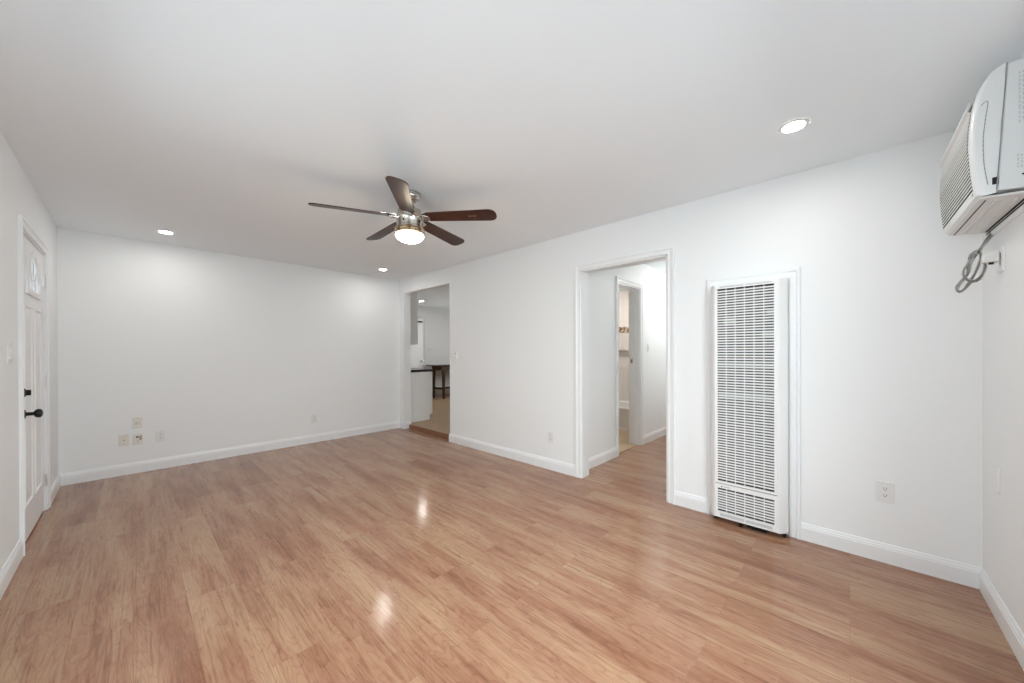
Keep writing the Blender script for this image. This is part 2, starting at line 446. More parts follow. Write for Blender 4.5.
# jamb lining of the hall opening
box(bm, E, E+WT, HB-.012, HB, 0, HT); box(bm, E, E+WT, HA, HA+.012, 0, HT); box(bm, E, E+WT, HA, HB, HT-.012, HT)
struct('trim_1', bm, m_trim, 'white moulded casing around the hall opening', 'door casing')
bm = bmesh.new(); casing(bm, 'x', E, -1, .296, .738, 1.745, CAS)
struct('trim_2', bm, m_trim, 'white moulded casing framing the wall heater', 'casing')
bm = bmesh.new(); casing(bm, 'x', W, 1, DA, DB, DT, CAS)
box(bm, W-.14, W, DA, DA+.012, 0, DT); box(bm, W-.14, W, DB-.012, DB, 0, DT); box(bm, W-.14, W, DA, DB, DT-.012, DT)
struct('trim_3', bm, m_trim, 'white moulded casing around the front door', 'door casing')
bm = bmesh.new(); casing(bm, 'y', HW, -1, BA, BB, BT, CAS)
box(bm, BA, BA+.014, HW, HW+.15, 0, BT); box(bm, BB-.014, BB, HW, HW+.15, 0, BT); box(bm, BA, BB, HW, HW+.15, BT-.014, BT)
box(bm, BB-.026, BB-.014, HW+.05, HW+.085, 0, BT-.014); box(bm, BA+.014, BA+.026, HW+.05, HW+.085, 0, BT-.014); box(bm, BA+.02, BB-.02, HW+.05, HW+.085, BT-.026, BT-.014)
t4 = struct('trim_4', bm, m_trim, 'white casing and jamb of the bathroom doorway in the hall', 'door casing')
obj('strike_plate', BM((BB-.0165, BB-.014, HW+.095, HW+.125, 1.09, 1.15)), m_nickel, t4)['label'] = 'nickel strike plate on the jamb'
obj('strike_hole', BM((BB-.0172, BB-.0165, HW+.104, HW+.118, 1.108, 1.132)), m_dark, t4)
struct('trim_6', BM((E+.082, E+.1, KA, KB, 0, KF+.002)), m_riser, 'reddish wood step edge under the kitchen opening', 'threshold')

# ------------------------------------------------------------------ windows: two unseen ones added for daylight, then the kitchen's
bm = BM((WA, WA+.05, S-.12, S-.04, WZ0, WZ1), (WB-.05, WB, S-.12, S-.04, WZ0, WZ1), (WA, WB, S-.12, S-.04, WZ0, WZ0+.05), (WA, WB, S-.12, S-.04, WZ1-.05, WZ1),
        ((WA+WB)/2-.03, (WA+WB)/2+.03, S-.12, S-.04, WZ0, WZ1))
w1 = struct('added_window_1', bm, m_trim, 'white framed unseen window added behind the camera for fill daylight', 'window', bevel=.004)
obj('pane', BM((WA+.05, WB-.05, S-.082, S-.078, WZ0+.05, WZ1-.05)), m_pane, w1)

bm = BM((W-.12, W-.04, LA, LA+.05, WZ0, WZ1), (W-.12, W-.04, LB-.05, LB, WZ0, WZ1), (W-.12, W-.04, LA, LB, WZ0, WZ0+.05), (W-.12, W-.04, LA, LB, WZ1-.05, WZ1),
        (W-.12, W-.04, (LA+LB)/2-.03, (LA+LB)/2+.03, WZ0, WZ1))
w2 = struct('added_window_2', bm, m_trim, 'white framed unseen window added in the left wall for daylight', 'window', bevel=.004)
obj('pane', BM((W-.082, W-.078, LA+.05, LB-.05, WZ0+.05, WZ1-.05)), m_pane, w2)
bm = BM((6.89, 6.97, 5.4, 5.45, 1.05, 2.05), (6.89, 6.97, 6.95, 7.0, 1.05, 2.05), (6.89, 6.97, 5.4, 7.0, 1.05, 1.10), (6.89, 6.97, 5.4, 7.0, 2.0, 2.05), (6.89, 6.97, 6.17, 6.23, 1.05, 2.05))
w3 = struct('window_3', bm, m_trim, 'white framed kitchen window', 'window', bevel=.004)
obj('pane', BM((6.928, 6.932, 5.45, 6.95, 1.10, 2.0)), m_pane, w3)

# ------------------------------------------------------------------ front door in the left wall
door = thing('door_1', 'white panelled front door with arched fanlight and black knob', 'door', (W-.045, (DA+DB)/2, 0.0), kind='structure')
dx0, dx1 = W-.045, W-.006       # slab thickness, inner face at dx1
y0, y1 = DA+.015, DB-.015
obj('door_slab', BM((dx0, dx1, y0, y1, .012, DT-.016)), m_door, door, bevel=.002)
def ring_panel(ya, yb, za, zb, w=.022, d=.008):
    bm = bmesh.new()
    # a raised moulding frame with a bevelled field
    rows = [[(dx1, a, b)] for a, b in ()]
    def loop(i, dd): return [(dx1+dd, ya+i, za+i), (dx1+dd, yb-i, za+i), (dx1+dd, yb-i, zb-i), (dx1+dd, ya+i, zb-i)]
    L = [loop(0, 0), loop(.005, d), (loop(.014, d)), loop(w, -.001), loop(w+.03, .004), loop(w+.05, .004)]
    V = [[bm.verts.new(c) for c in l] for l in L]
    for a, b in zip(V, V[1:]):
        for k in range(4): bm.faces.new([a[k], a[(k+1) % 4], b[(k+1) % 4], b[k]])
    bm.faces.new(V[-1])
    return bm
mid = (y0+y1)/2
for (ya, yb) in ((y0+.115, mid-.05), (mid+.05, y1-.115)):
    obj('panel', ring_panel(ya, yb, .24, 1.58), m_door, door)
# fanlight: half-round frame, glass and muntins
fz, fr, fy = 1.69, .235, mid
def arc(r, n=24): return [(fy + r*math.cos(math.pi*k/n), fz + r*1.22*math.sin(math.pi*k/n)) for k in range(n+1)]
bm = bmesh.new()
o_, i_ = arc(fr), arc(fr-.032)
rows = []
for d, src in ((0, o_), (.014, [(fy+(p[0]-fy)*.985, fz+(p[1]-fz)*.985) for p in o_]), (.014, [(fy+(p[0]-fy)*1.01, fz+(p[1]-fz)*1.01) for p in i_]), (0, i_)):
    rows.append([bm.verts.new((dx1+d, p[0], p[1])) for p in src])
for a, b in zip(rows, rows[1:]):
    for k in range(len(a)-1): bm.faces.new([a[k], a[k+1], b[k+1], b[k]])
box(bm, dx1-.002, dx1+.014, fy-fr-.012, fy+fr+.012, fz-.034, fz+.002)
fan_frame = obj('fanlight_frame', bm, m_door, door)
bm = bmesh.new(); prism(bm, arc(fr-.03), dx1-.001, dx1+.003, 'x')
obj('fanlight_glass', bm, m_glassdoor, fan_frame)['label'] = 'pale frosted glass of the fanlight, with daylight glow put into it'
bm = bmesh.new()
for a in (45, 90, 135):
    p0 = Vector((dx1+.006, fy+.07*math.cos(math.radians(a)), fz+.085*math.sin(math.radians(a))))
    p1 = Vector((dx1+.006, fy+(fr-.03)*math.cos(math.radians(a)), fz+(fr-.03)*1.22*math.sin(math.radians(a))))
    tube(bm, [p0, p1], .006, 8)
tube(bm, [(dx1+.006, fy+.075*math.cos(math.pi*k/12), fz+.09*math.sin(math.pi*k/12)) for k in range(13)], .006, 8)
obj('muntin', bm, m_trim, fan_frame)
# black lever set: rosettes on the near (latch) side
ky = DA + .085
bm = bmesh.new(); lathe(bm, [(0, .0), (.032, .0), (.032, .008), (.024, .014), (.012, .016), (.011, .044), (.018, .048), (.027, .056), (.029, .066), (.025, .076), (.012, .082), (0, .083)], 0, 0, 24)
xform(bm, Matrix.Translation((dx1, ky, .862)) @ Matrix.Rotation(math.radians(90), 4, 'Y'))
obj('knob', bm, m_black, door, smooth=True)['label'] = 'round black door knob'
bm = bmesh.new(); lathe(bm, [(0, 0), (.031, 0), (.031, .008), (.022, .016), (0, .017)], 0, 0, 24)
xform(bm, Matrix.Translation((dx1, ky, 1.0)) @ Matrix.Rotation(math.radians(90), 4, 'Y'))
dead = obj('deadbolt', bm, m_black, door, smooth=True); dead['label'] = 'black deadbolt with thumb turn'
obj('thumb_turn', BM((dx1+.014, dx1+.036, ky-.004, ky+.004, .982, 1.018)), m_black, dead, bevel=.002)
for hz in (.24, 1.03, 1.83):
    bm = BM((W-.006, W-.001, DB-.045, DB-.008, hz-.048, hz+.048))
    for k in range(5):
        c = bmesh.new(); z = hz-.048+k*.0194
        lathe(bm, [(0, z), (.0065, z), (.0065, z+.017), (0, z+.017)], W+.002, DB-.012, 10)
        c.free()
    obj('hinge', bm, m_chrome, door)

# ------------------------------------------------------------------ wall plates
def plate(name, label, cat, axis, face, sgn, u, z, w=.072, h=.116, kind='outlet', mt=None, group=None):
    """wall plate centred on (u, z) of a wall face; built in local coords: X along the wall, Z up, Y out"""
    mt = mt or m_plast
    group = group or {'wall_outlet': G_OUT, 'light_switch': 'wall light switches', 'phone_jack_plate': 'ivory jack plates on the far wall', 'cable_jack_plate': 'ivory jack plates on the far wall'}.get(name)
    loc = (face, u, z-h/2) if axis == 'x' else (u, face, z-h/2)
    t = thing(name, label, cat, loc, group)
    def put(nm, bm, m, par=t, **k):
        # local (X along wall, Y out of wall, Z relative to the plate centre) -> world
        if axis == 'x':
            R = Matrix(((0, sgn, 0, face), (1, 0, 0, u), (0, 0, 1, z), (0, 0, 0, 1)))
        else:
            R = Matrix(((1, 0, 0, u), (0, sgn, 0, face), (0, 0, 1, z), (0, 0, 0, 1)))
        xform(bm, R)
        return obj(nm, bm, m, par, **k)
    put('cover_plate', BM((-w/2, w/2, 0, .0065, -h/2, h/2)), mt, bevel=.002)
    if kind == 'outlet':
        for s in (-1, 1):
            zc = s*.0195
            bm = bmesh.new()
            poly = [(.0165*math.cos(2*math.pi*k/20), zc + max(-.0125, min(.0125, .0165*math.sin(2*math.pi*k/20)))) for k in range(20)]
            prism(bm, poly, .004, .0078, 'y')
            r = put('receptacle', bm, mt)
            put('slot', BM((-.0075, -.0050, .007, .0083, zc-.001, zc+.0075)), m_dark, r)
            put('slot', BM((.0050, .0075, .007, .0083, zc-.001, zc+.0065)), m_dark, r)
            put('ground_hole', BM((-.0028, .0028, .007, .0083, zc-.009, zc-.0045)), m_dark, r)
        put('screw', BM((-.003, .003, .0045, .0074, -.003, .003)), m_chrome)
    elif kind in ('toggle', 'toggle2', 'rocker2'):
        n = 2 if kind.endswith('2') else 1
        for k in range(n):
            xc = (k-(n-1)/2)*.046
            if kind.startswith('rocker'):
                bm = bmesh.new(); prism(bm, [(.004, -.033), (.0105, -.033), (.0065, 0), (.0085, .033), (.004, .033)], xc-.0165, xc+.0165, 'x')
                put('rocker', bm, mt, bevel=.001)
            else:
                put('toggle', BM((xc-.005, xc+.005, .004, .016, -.004, .012)), mt, bevel=.001)
                put('slot', BM((xc-.0065, xc+.0065, .0045, .0072, -.013, .013)), m_grey)
                for s in (-1, 1): put('screw', BM((xc-.003, xc+.003, .0045, .0074, s*.03-.003, s*.03+.003)), m_grey)
    elif kind == 'quad':
        for sx in (-1, 1):
            for sz in (-1, 1):
                put('jack', BM((sx*.010-.004, sx*.010+.004, .0045, .0075, sz*.008-.004-.004, sz*.008+.004-.004)), m_dark if sx < 0 else m_grey)
        for s in (-1, 1): put('screw', BM((-.003, .003, .0045, .0074, s*.042-.003, s*.042+.003)), m_grey)
    elif kind == 'coax':
        bm = bmesh.new(); lathe(bm, [(0, .012), (.0045, .012), (.0045, .0), (0, 0)], 0, 0, 14)
        xform(bm, Matrix.Translation((0, .004, 0)) @ Matrix.Rotation(math.radians(-90), 4, 'X'))
        put('coax_jack', bm, m_black)
        for s in (-1, 1): put('screw', BM((-.003, .003, .0045, .0074, s*.042-.003, s*.042+.003)), m_grey)
    elif kind == 'phone':
        put('jack', BM((-.012, .006, .0045, .0075, .014, .030)), m_dark)
        put('worn_patch', BM((.010, .030, .0045, .0072, -.012, .034)), mat('tan_patch', (.42, .33, .25), .6))['label'] = 'tan worn patch'
        put('jack', BM((-.006, .006, .0045, .0075, -.026, -.016)), m_grey)
    elif kind == 'thermostat':
        put('control_body', BM((-w/2+.008, w/2-.008, .005, .024, -h/2+.008, h/2-.02)), m_white, bevel=.004)
        put('display', BM((-.012, .012, .024, .0248, .012, .028)), m_grey)
    elif kind == 'blank':
        pass
    return t
G_OUT = 'electrical outlets'
plate('wall_outlet', 'white duplex outlet low on right wall between heater and corner', 'outlet', 'x', E, -1, -.152, .417, w=.078, h=.122)
plate('wall_outlet', 'white duplex outlet low on right wall between kitchen and hall openings', 'outlet', 'x', E, -1, 2.309, .346)
plate('wall_outlet', 'white duplex outlet low on far wall, just right of ivory jacks', 'outlet', 'y', B, -1, .213, .354)
plate('wall_outlet', 'white duplex outlet low on far wall, alone toward the kitchen opening', 'outlet', 'y', B, -1, 1.749, .332)
plate('phone_jack_plate', 'ivory four-hole jack plate, topmost of the cluster on far wall', 'wall plate', 'y', B, -1, .041, .523, kind='quad', mt=m_ivory)
plate('cable_jack_plate', 'ivory cable plate with one dark centre stub, leftmost on far wall', 'wall plate', 'y', B, -1, -.057, .357, kind='coax', mt=m_ivory)
plate('phone_jack_plate', 'ivory jack plate with black port and tan patch below the four-hole plate', 'wall plate', 'y', B, -1, .042, .352, kind='phone', mt=m_ivory)
plate('light_switch', 'white two-rocker light switch beside the front door', 'switch', 'x', W, 1, 3.47, 1.255, w=.118, h=.118, kind='rocker2')
plate('thermostat', 'small white thermostat on right wall beside the kitchen opening', 'thermostat', 'x', E, -1, 3.913, 1.215, w=.075, h=.125, kind='thermostat')
plate('light_switch', 'white toggle switch on hall wall past the bathroom doorway', 'switch', 'y', HW, -1, 4.90, 1.30, kind='toggle')
plate('light_switch', 'pale switch plate on shaded kitchen wall above the table', 'switch', 'y', KY, -1, 5.36, 1.33, w=.12, h=.12, kind='toggle2', mt=m_kwall)
t = thing('raceway_cap', 'narrow white raised strip on wall under the air conditioner', 'wall strip', (2.763, S, .585))
obj('strip_cover', BM((2.752, 2.774, S, S+.007, .592, .70)), m_wall, t, bevel=.003)
obj('end_clip', BM((2.753, 2.773, S, S+.008, .582, .594)), m_plast, t, bevel=.002)

# ------------------------------------------------------------------ recessed lights
def downlight(label, x, y, group, r=.046, lm=None):
    t = thing('recessed_light', label, 'ceiling light', (x, y, H), group)
    bm = bmesh.new(); lathe(bm, [(r, H-.002), (r+.004, H-.006), (r+.016, H-.005), (r+.020, H-.0002)], x, y, 40)
    obj('trim_ring', bm, m_white, t, smooth=True)
    bm = bmesh.new(); lathe(bm, [(r+.001, H-.0005), (r+.001, H-.004), (r*.6, H-.005), (0, H-.0055)], x, y, 40)
    obj('lens', bm, lm or m_lamp, t, smooth=True)['label'] = 'lit white lens'
GL = 'recessed ceiling lights'
downlight('lit round recessed ceiling light nearest the wall heater and air conditioner', 2.404, .214, GL)
downlight('lit round recessed ceiling light near the front door corner', .236, 4.880, GL)
downlight('lit round recessed ceiling light near the kitchen opening corner', 2.470, 4.861, GL)
downlight('lit recessed ceiling light inside the kitchen', 4.62, 7.23, GL, lm=m_lampk)
# lamp of the hall, on its ceiling past the opening's head
t = thing('ceiling_lamp', 'hall ceiling lamp hidden above the hall opening', 'ceiling light', (5.35, 1.28, H))
bm = bmesh.new(); lathe(bm, [(.15, H), (.15, H-.015), (.14, H-.02)], 5.35, 1.28, 40); obj('lamp_base', bm, m_nickel, t, smooth=True)
bm = bmesh.new(); lathe(bm, [(.138, H-.018), (.13, H-.05), (.09, H-.075), (0, H-.085)], 5.35, 1.28, 40)
obj('lamp_shade', bm, mat('lit_hall_glass', (.9, .9, .88), .4, emit=((.98, .97, .92), HALL)), t, smooth=True)
t = thing('ceiling_lamp', 'bathroom ceiling lamp hidden above the bathroom doorway head', 'ceiling light', (5.35, 2.95, 2.34))
bm = bmesh.new(); lathe(bm, [(.11, 2.34), (.11, 2.33), (.10, 2.325)], 5.35, 2.95, 32); obj('lamp_base', bm, m_nickel, t, smooth=True)
bm = bmesh.new(); lathe(bm, [(.098, 2.326), (.09, 2.30), (0, 2.285)], 5.35, 2.95, 32)
obj('lamp_shade', bm, mat('lit_bath_glass', (.9, .9, .88), .4, emit=((1, .93, .86), BATH)), t, smooth=True)

# ------------------------------------------------------------------ ceiling fan
FX, FY = 1.437, 2.404
fan = thing('ceiling_fan', 'five-blade ceiling fan with walnut blades and lit glass bowl', 'ceiling fan', (FX, FY, H))
bm = bmesh.new(); lathe(bm, [(0, H), (.082, H), (.085, H-.006), (.085, H-.020), (.079, H-.024), (.079, H-.030), (.074, H-.040), (.060, H-.050), (.030, H-.055), (0, H-.055)], FX, FY, 48)
obj('canopy', bm, m_nickel, fan, smooth=True)
bm = bmesh.new(); lathe(bm, [(0, H-.05), (.030, H-.052), (.028, H-.075), (.034, H-.090), (.060, H-.115), (.074, H-.14), (.074, H-.155), (0, H-.155)], FX, FY, 40)
obj('neck', bm, m_nickel, fan, smooth=True)
bm = bmesh.new(); lathe(bm, [(0, 2.318), (.074, 2.318), (.086, 2.313), (.090, 2.285), (.100, 2.277), (.104, 2.270), (.104, 2.256), (.098, 2.250), (.095, 2.244), (.095, 2.192), (.100, 2.187), (.100, 2.180), (0, 2.180)], FX, FY, 56)
motor = obj('motor_housing', bm, m_nickel, fan, smooth=True)
for a in (-75, -147, -3):
    c = math.radians(a)
    bm = bmesh.new(); lathe(bm, [(0, .004), (.007, .004), (.007, 0), (0, 0)], 0, 0, 14)
    xform(bm, Matrix.Translation((FX+.095*math.cos(c), FY+.095*math.sin(c), 2.219)) @ Matrix.Rotation(c, 4, 'Z') @ Matrix.Rotation(math.radians(90), 4, 'Y'))
    obj('screw', bm, m_black, motor)
bm = bmesh.new(); lathe(bm, [(.096, 2.182), (.106, 2.177), (.109, 2.170), (.103, 2.166), (.109, 2.161), (.110, 2.152), (.104, 2.148), (.108, 2.144), (.108, 2.135), (.101, 2.131), (.05, 2.132)], FX, FY, 56)
obj('light_collar', bm, m_brass, fan, smooth=True)['label'] = 'ribbed warm nickel collar'
bm = bmesh.new(); lathe(bm, [(.100, 2.134), (.102, 2.126), (.100, 2.116), (.092, 2.104), (.075, 2.092), (.050, 2.082), (.024, 2.077), (0, 2.076)], FX, FY, 56)
obj('glass_bowl', bm, m_bowl, fan, smooth=True)['label'] = 'lit frosted glass bowl'
BZ, PITCH, DROOP = 2.264, math.radians(13), math.radians(1.8)
def blade_bm():
    # along +X, slightly widening, rounded tip
    out = []
    r0, r1, w0, w1 = .116, .665, .052, .066
    pts = [(r0, -w0*.72), (r0+.03, -w0)]
    n = 12
    pts.append((r1-w1*.95, -w1))
    for k in range(1, n):
        a = -math.pi/2 + math.pi*k/n
        pts.append((r1-w1*.95 + w1*.95*math.copysign(abs(math.cos(a))**.8, math.cos(a)), w1*math.copysign(abs(math.sin(a))**.85, math.sin(a))))
    pts += [(r1-w1*.95, w1), (r0+.03, w0), (r0, w0*.72)]
    bm = bmesh.new(); prism(bm, pts, -.0035, .0035, 'z')
    return bm
def iron_bm():
    bm = bmesh.new()
    prism(bm, [(.085, -.026), (.150, -.030), (.175, -.038), (.215, -.036), (.228, -.020), (.228, .020), (.215, .036), (.175, .038), (.150, .030), (.085, .026)], .0036, .0085, 'z')
    return bm
def clip_bm():
    bm = bmesh.new()
    prism(bm, [(.088, -.034), (.112, -.036), (.150, -.030), (.158, -.018), (.158, .018), (.150, .030), (.112, .036), (.088, .034)], -.016, -.0036, 'z')
    return bm
for k in range(5):
    ang = math.radians(FAN0 := 16.5) + k*math.radians(72)
    R = Matrix.Translation((FX, FY, BZ)) @ Matrix.Rotation(ang, 4, 'Z') @ Matrix.Rotation(DROOP, 4, 'Y') @ Matrix.Rotation(-PITCH, 4, 'X')
    bm = blade_bm(); xform(bm, R); b = obj('blade', bm, m_blade, fan, bevel=.0015)
    bm = iron_bm(); xform(bm, R); obj('blade_iron', bm, m_nickel, b, bevel=.001)
    bm = clip_bm(); xform(bm, R); obj('blade_clamp', bm, m_nickel, b, bevel=.003)
    if k == 4:
        bm = BM((.455, .478, -.009, .009, -.0042, -.0034), (.490, .512, -.009, .009, -.0042, -.0034), (.478, .490, -.003, .003, -.0042, -.0034))
        xform(bm, R); obj('pinkish_mark', bm, mat('pink_mark', (.20, .09, .07), .5), b)['label'] = 'small faint pinkish mark'  # small pinkish patches on the underside of one blade

# ------------------------------------------------------------------ wall heater
hx, hy0, hy1 = E, .300, .758           # rear cabinet span
fx = E - .110                          # front plane
gy0, gy1 = .350, .722                  # front face span
heater = thing('wall_heater', 'tall white louvered gas wall heater in a white casing', 'heater', (E-.055, (hy0+hy1)/2, 0.0))
# cabinet: side walls, top and slanted cheeks around the front, open front
Z0, Z1 = .035, 1.735
bm = bmesh.new()
for (a, b, s) in ((hy0, gy0, 1), (hy1, gy1, -1)):
    prism(bm, [(E-.0005, a), (E-.060, a), (fx+.008, b-s*.012), (fx+.002, b-s*.001), (fx+.0105, b+s*.003), (E-.0005, a+s*.012)], Z0, Z1, 'z')
prism(bm, [(E-.0005, hy0+.012), (fx+.004, gy0), (fx+.004, gy1), (E-.0005, hy1-.012)], Z1-.012, Z1, 'z')
prism(bm, [(E-.0005, hy0+.012), (fx+.012, gy0), (fx+.012, gy1), (E-.0005, hy1-.012)], Z0, Z0+.006, 'z')
obj('cabinet', bm, m_white, heater, bevel=.002)
obj('inner_back', BM((E-.012, E-.002, hy0+.012, hy1-.012, Z0+.006, Z1-.012)), m_burn, heater)
for hb in ((E-.055, E-.045, gy0+.012, gy1-.012, 1.135, 1.165), (E-.055, E-.045, gy0+.03, gy1-.012, .90, .95)):
    obj('heat_shield', BM(hb), m_heatmetal, heater)
for hb in ((E-.075, E-.06, gy0+.02, gy0+.06, 1.50, 1.54), (E-.075, E-.06, gy1-.12, gy1-.05, 1.45, 1.49), (E-.075, E-.06, gy0+.015, gy0+.09, 1.35, 1.38)):
    obj('bracket', BM(hb), m_heatmetal, heater)
def grille(name, za, zb, n, frame_top, frame_bot):
    bm = bmesh.new()
    # frame
    box(bm, fx, fx+.010, gy0, gy0+.017, za, zb); box(bm, fx, fx+.010, gy1-.017, gy1, za, zb)
    box(bm, fx, fx+.010, gy0+.017, gy1-.017, zb-frame_top, zb); box(bm, fx, fx+.010, gy0+.017, gy1-.017, za, za+frame_bot)
    a, b = za+frame_bot, zb-frame_top
    p = (b-a)/n
    for k in range(n-1):
        z = a+(k+1)*p
        prism(bm, [(fx+.001, z-p*.24), (fx+.001, z+p*.24), (fx+.0045, z+p*.30), (fx+.0045, z+p*.10), (fx+.0025, z-p*.24)], gy0+.017, gy1-.017, 'y')
    wcol = (gy1-gy0-.034)/6
    for k in range(1, 6):
        y = gy0+.017+k*wcol
        box(bm, fx-.0005, fx+.006, y-.0022, y+.0022, a, b)
    return obj(name, bm, m_white, heater)
grille('upper_grille', .290, 1.730, 74, .026, .016)
low = grille('lower_grille', .040, .284, 9, .030, .046)
def vents(name, za, zb, y0_, y1_, n):
    bm = bmesh.new(); p = (y1_-y0_)/n
    for k in range(n): box(bm, fx-.0008, fx+.0002, y0_+k*p, y0_+k*p+p*.45, za, zb)
    return obj(name, bm, m_grey, heater)
vents('vent_strip', .052, .072, gy0+.03, (gy0+gy1)/2-.004, 34)
vents('vent_strip', .052, .072, (gy0+gy1)/2+.004, gy1-.03, 34)
vents('vent_strip', 1.712, 1.722, gy0+.03, (gy0+gy1)/2-.004, 34)
vents('vent_strip', 1.712, 1.722, (gy0+gy1)/2+.004, gy1-.03, 34)
obj('maker_mark', BM((fx-.0008, fx+.0002, gy1-.052, gy1-.038, .263, .272), (fx-.0008, fx+.0002, gy1-.098, gy1-.056, .2655, .2695)), m_grey, low)['label'] = 'small grey maker mark'
bm = BM((fx+.03, fx+.05, gy0+.13, gy0+.18, .012, .036), (fx+.022, fx+.036, gy0+.06, gy0+.15, .008, .02))
lathe(bm, [(0, .034), (.012, .034), (.012, .0), (0, 0)], fx+.03, gy0+.215, 14)
obj('gas_valve', bm, m_black, heater)
for ya in (hy0+.010, hy1-.028): obj('foot', BM((fx+.055, E-.004, ya, ya+.018, 0, Z0)), m_black, heater)

# ------------------------------------------------------------------ air conditioner
ax0, ax1 = 2.262, 2.916
ac = thing('air_conditioner', 'white louvered air conditioner set high through the near wall, with coiled cord', 'air conditioner', ((ax0+ax1)/2, S, 1.83))
# sheet-metal chassis behind the seam
bm = bmesh.new(); prism(bm, [(S-.10, 1.842), (-.410, 1.862), (-.433, 2.332), (S-.10, 2.348)], ax0+.004, ax1-.004, 'x')
xf = None
obj('chassis', bm, m_acmet, ac, bevel=.004)
# plastic front with a curved profile, ends rounded
PROF = [(-.408, 1.862), (-.392, 1.853), (-.372, 1.850), (-.362, 1.856), (-.3575, 1.880), (-.350, 1.96), (-.345, 2.06), (-.347, 2.13), (-.353, 2.19), (-.362, 2.245), (-.372, 2.275), (-.396, 2.322), (-.412, 2.332), (-.4315, 2.336)]
def front_shell():
    bm = bmesh.new()
    c = .020
    # stations across x: (x, how far the profile is pulled back towards the seam)
    st = []
    for k in range(7):
        t = k/6; a = math.pi/2*(1-t)
        st.append((ax0 + c*(1-math.cos(math.pi/2*t)), .017*(1-math.sin(math.pi/2*t))))
    st2 = [(ax0+ax1-x, d) for x, d in reversed(st)]
    def clampy(p, d):
        seam = -.408 - (p[1]-1.862)*.0497
        return max(seam, p[0]-d) if p[0] > seam else p[0]
    rows = []
    for (x, d) in st + st2:
        rows.append([bm.verts.new((x, clampy(p, d), p[1])) for p in PROF])
    for a, b in zip(rows, rows[1:]):
        for k in range(len(a)-1): bm.faces.new([a[k], a[k+1], b[k+1], b[k]])
    bm.faces.new(rows[0]); bm.faces.new(list(reversed(rows[-1])))
    for a, b in zip(rows, rows[1:]): bm.faces.new([a[0], b[0], b[-1], a[-1]])
    return bm
shell = obj('front_panel', front_shell(), mat('ac_plastic', (0.74, 0.765, 0.77), 0.28), ac, smooth=True)
# recessed-looking intake: dark field with horizontal louvers standing proud
def front_y(z):
    for (a, b) in zip(PROF[3:], PROF[4:]):
        if a[1] <= z <= b[1]: return a[0] + (b[0]-a[0])*(z-a[1])/(b[1]-a[1])
    return PROF[3][0]
gx0, gx1 = ax0+.034, ax1-.012
ga, gb = 1.885, 2.200
bm = bmesh.new()
zz = [ga + (gb-ga)*k/10 for k in range(11)]
prism(bm, [(front_y(z)+.0008, z) for z in zz] + [(front_y(z)-.004, z) for z in reversed(zz)], gx0, gx1, 'x')
gr = obj('intake_grille', bm, m_dark, shell); gr['label'] = 'dark gaps between the louvers'
bm = bmesh.new(); n = 22; p = (gb-ga)/n
for k in range(n):
    z = ga + k*p; y = front_y(min(z+p*.4, gb))
    prism(bm, [(y-.002, z+p*.46), (y+.002, z+p*.44), (y+.003, z+p*.52), (y+.0022, z+p*.98), (y-.002, z+p*.98)], gx0, gx1, 'x')
obj('louver', bm, m_plast, gr)
# outlet slot at the top of the front and its flap
bm = bmesh.new(); prism(bm, [(-.3585, 2.228), (-.3525, 2.214), (-.3600, 2.262), (-.3690, 2.268)], ax0+.055, ax1-.02, 'x')
bm2 = bmesh.new(); prism(bm2, [(front_y(2.222)-.002, 2.222), (front_y(2.222)+.001, 2.222), (front_y(2.262)+.001, 2.262), (front_y(2.262)-.002, 2.262)], ax0+.05, ax1-.02, 'x'); bm.free()
slot = obj('air_outlet', bm2, m_dark, shell)
bm = bmesh.new(); prism(bm, [(front_y(2.2)+.000, 2.205), (front_y(2.2)+.013, 2.212), (front_y(2.25)+.014, 2.246), (front_y(2.25)+.010, 2.246), (front_y(2.2)+.008, 2.214)], ax0+.055, ax1-.02, 'x')
obj('outlet_flap', bm, m_plast, slot)
obj('latch_mark', BM((ax0+.040, ax0+.052, front_y(1.873)-.001, front_y(1.873)+.0012, 1.866, 1.880)), m_grey, shell)
# seams, bracket and printing on the end face
def endline(pts, r, name, m, par):
    bm = bmesh.new(); tube(bm, [(ax0-.0008, y, z) for y, z in pts], r, 6); return obj(name, bm, m, par)
endline([(-.432, 2.334), (-.420, 2.10), (-.4085, 1.864)], .0022, 'seam', m_grey, shell)
cover = smooth_path([(0, -.372, 2.200), (0, -.388, 2.207), (0, -.382, 2.14), (0, -.377, 2.06), (0, -.379, 1.97), (0, -.388, 1.890)], 5)
endline([(v.y, v.z) for v in cover], .0018, 'cover_seam', m_grey, shell)
obj('bracket', BM((ax0-.001, ax0+.006, -.413, -.398, 1.885, 1.912)), m_black, ac)
m_print = mat('faint_print', (.55, .58, .60), .5)
random.seed(7)
for (ncol, ya, zt, zb, pitch, la, lb) in ((4, -.459, 2.29, 2.10, .0085, .006, .018), (3, -.456, 1.985, 1.93, .008, .005, .012)):
    bm = bmesh.new()
    for col in range(ncol):
        z = zt - random.random()*.01
        while z > zb:
            l = random.uniform(la, lb)
            box(bm, ax0+.0032, ax0+.0042, ya-pitch*col-.004, ya-pitch*col, z-l, z); z -= l + random.uniform(.004, .008)
    obj('faded_printing', bm, m_print, ac)['label'] = 'faint grey illegible printing'
obj('screw', BM((ax0+.0028, ax0+.0046, -.471, -.466, 1.902, 1.908)), m_black, ac)
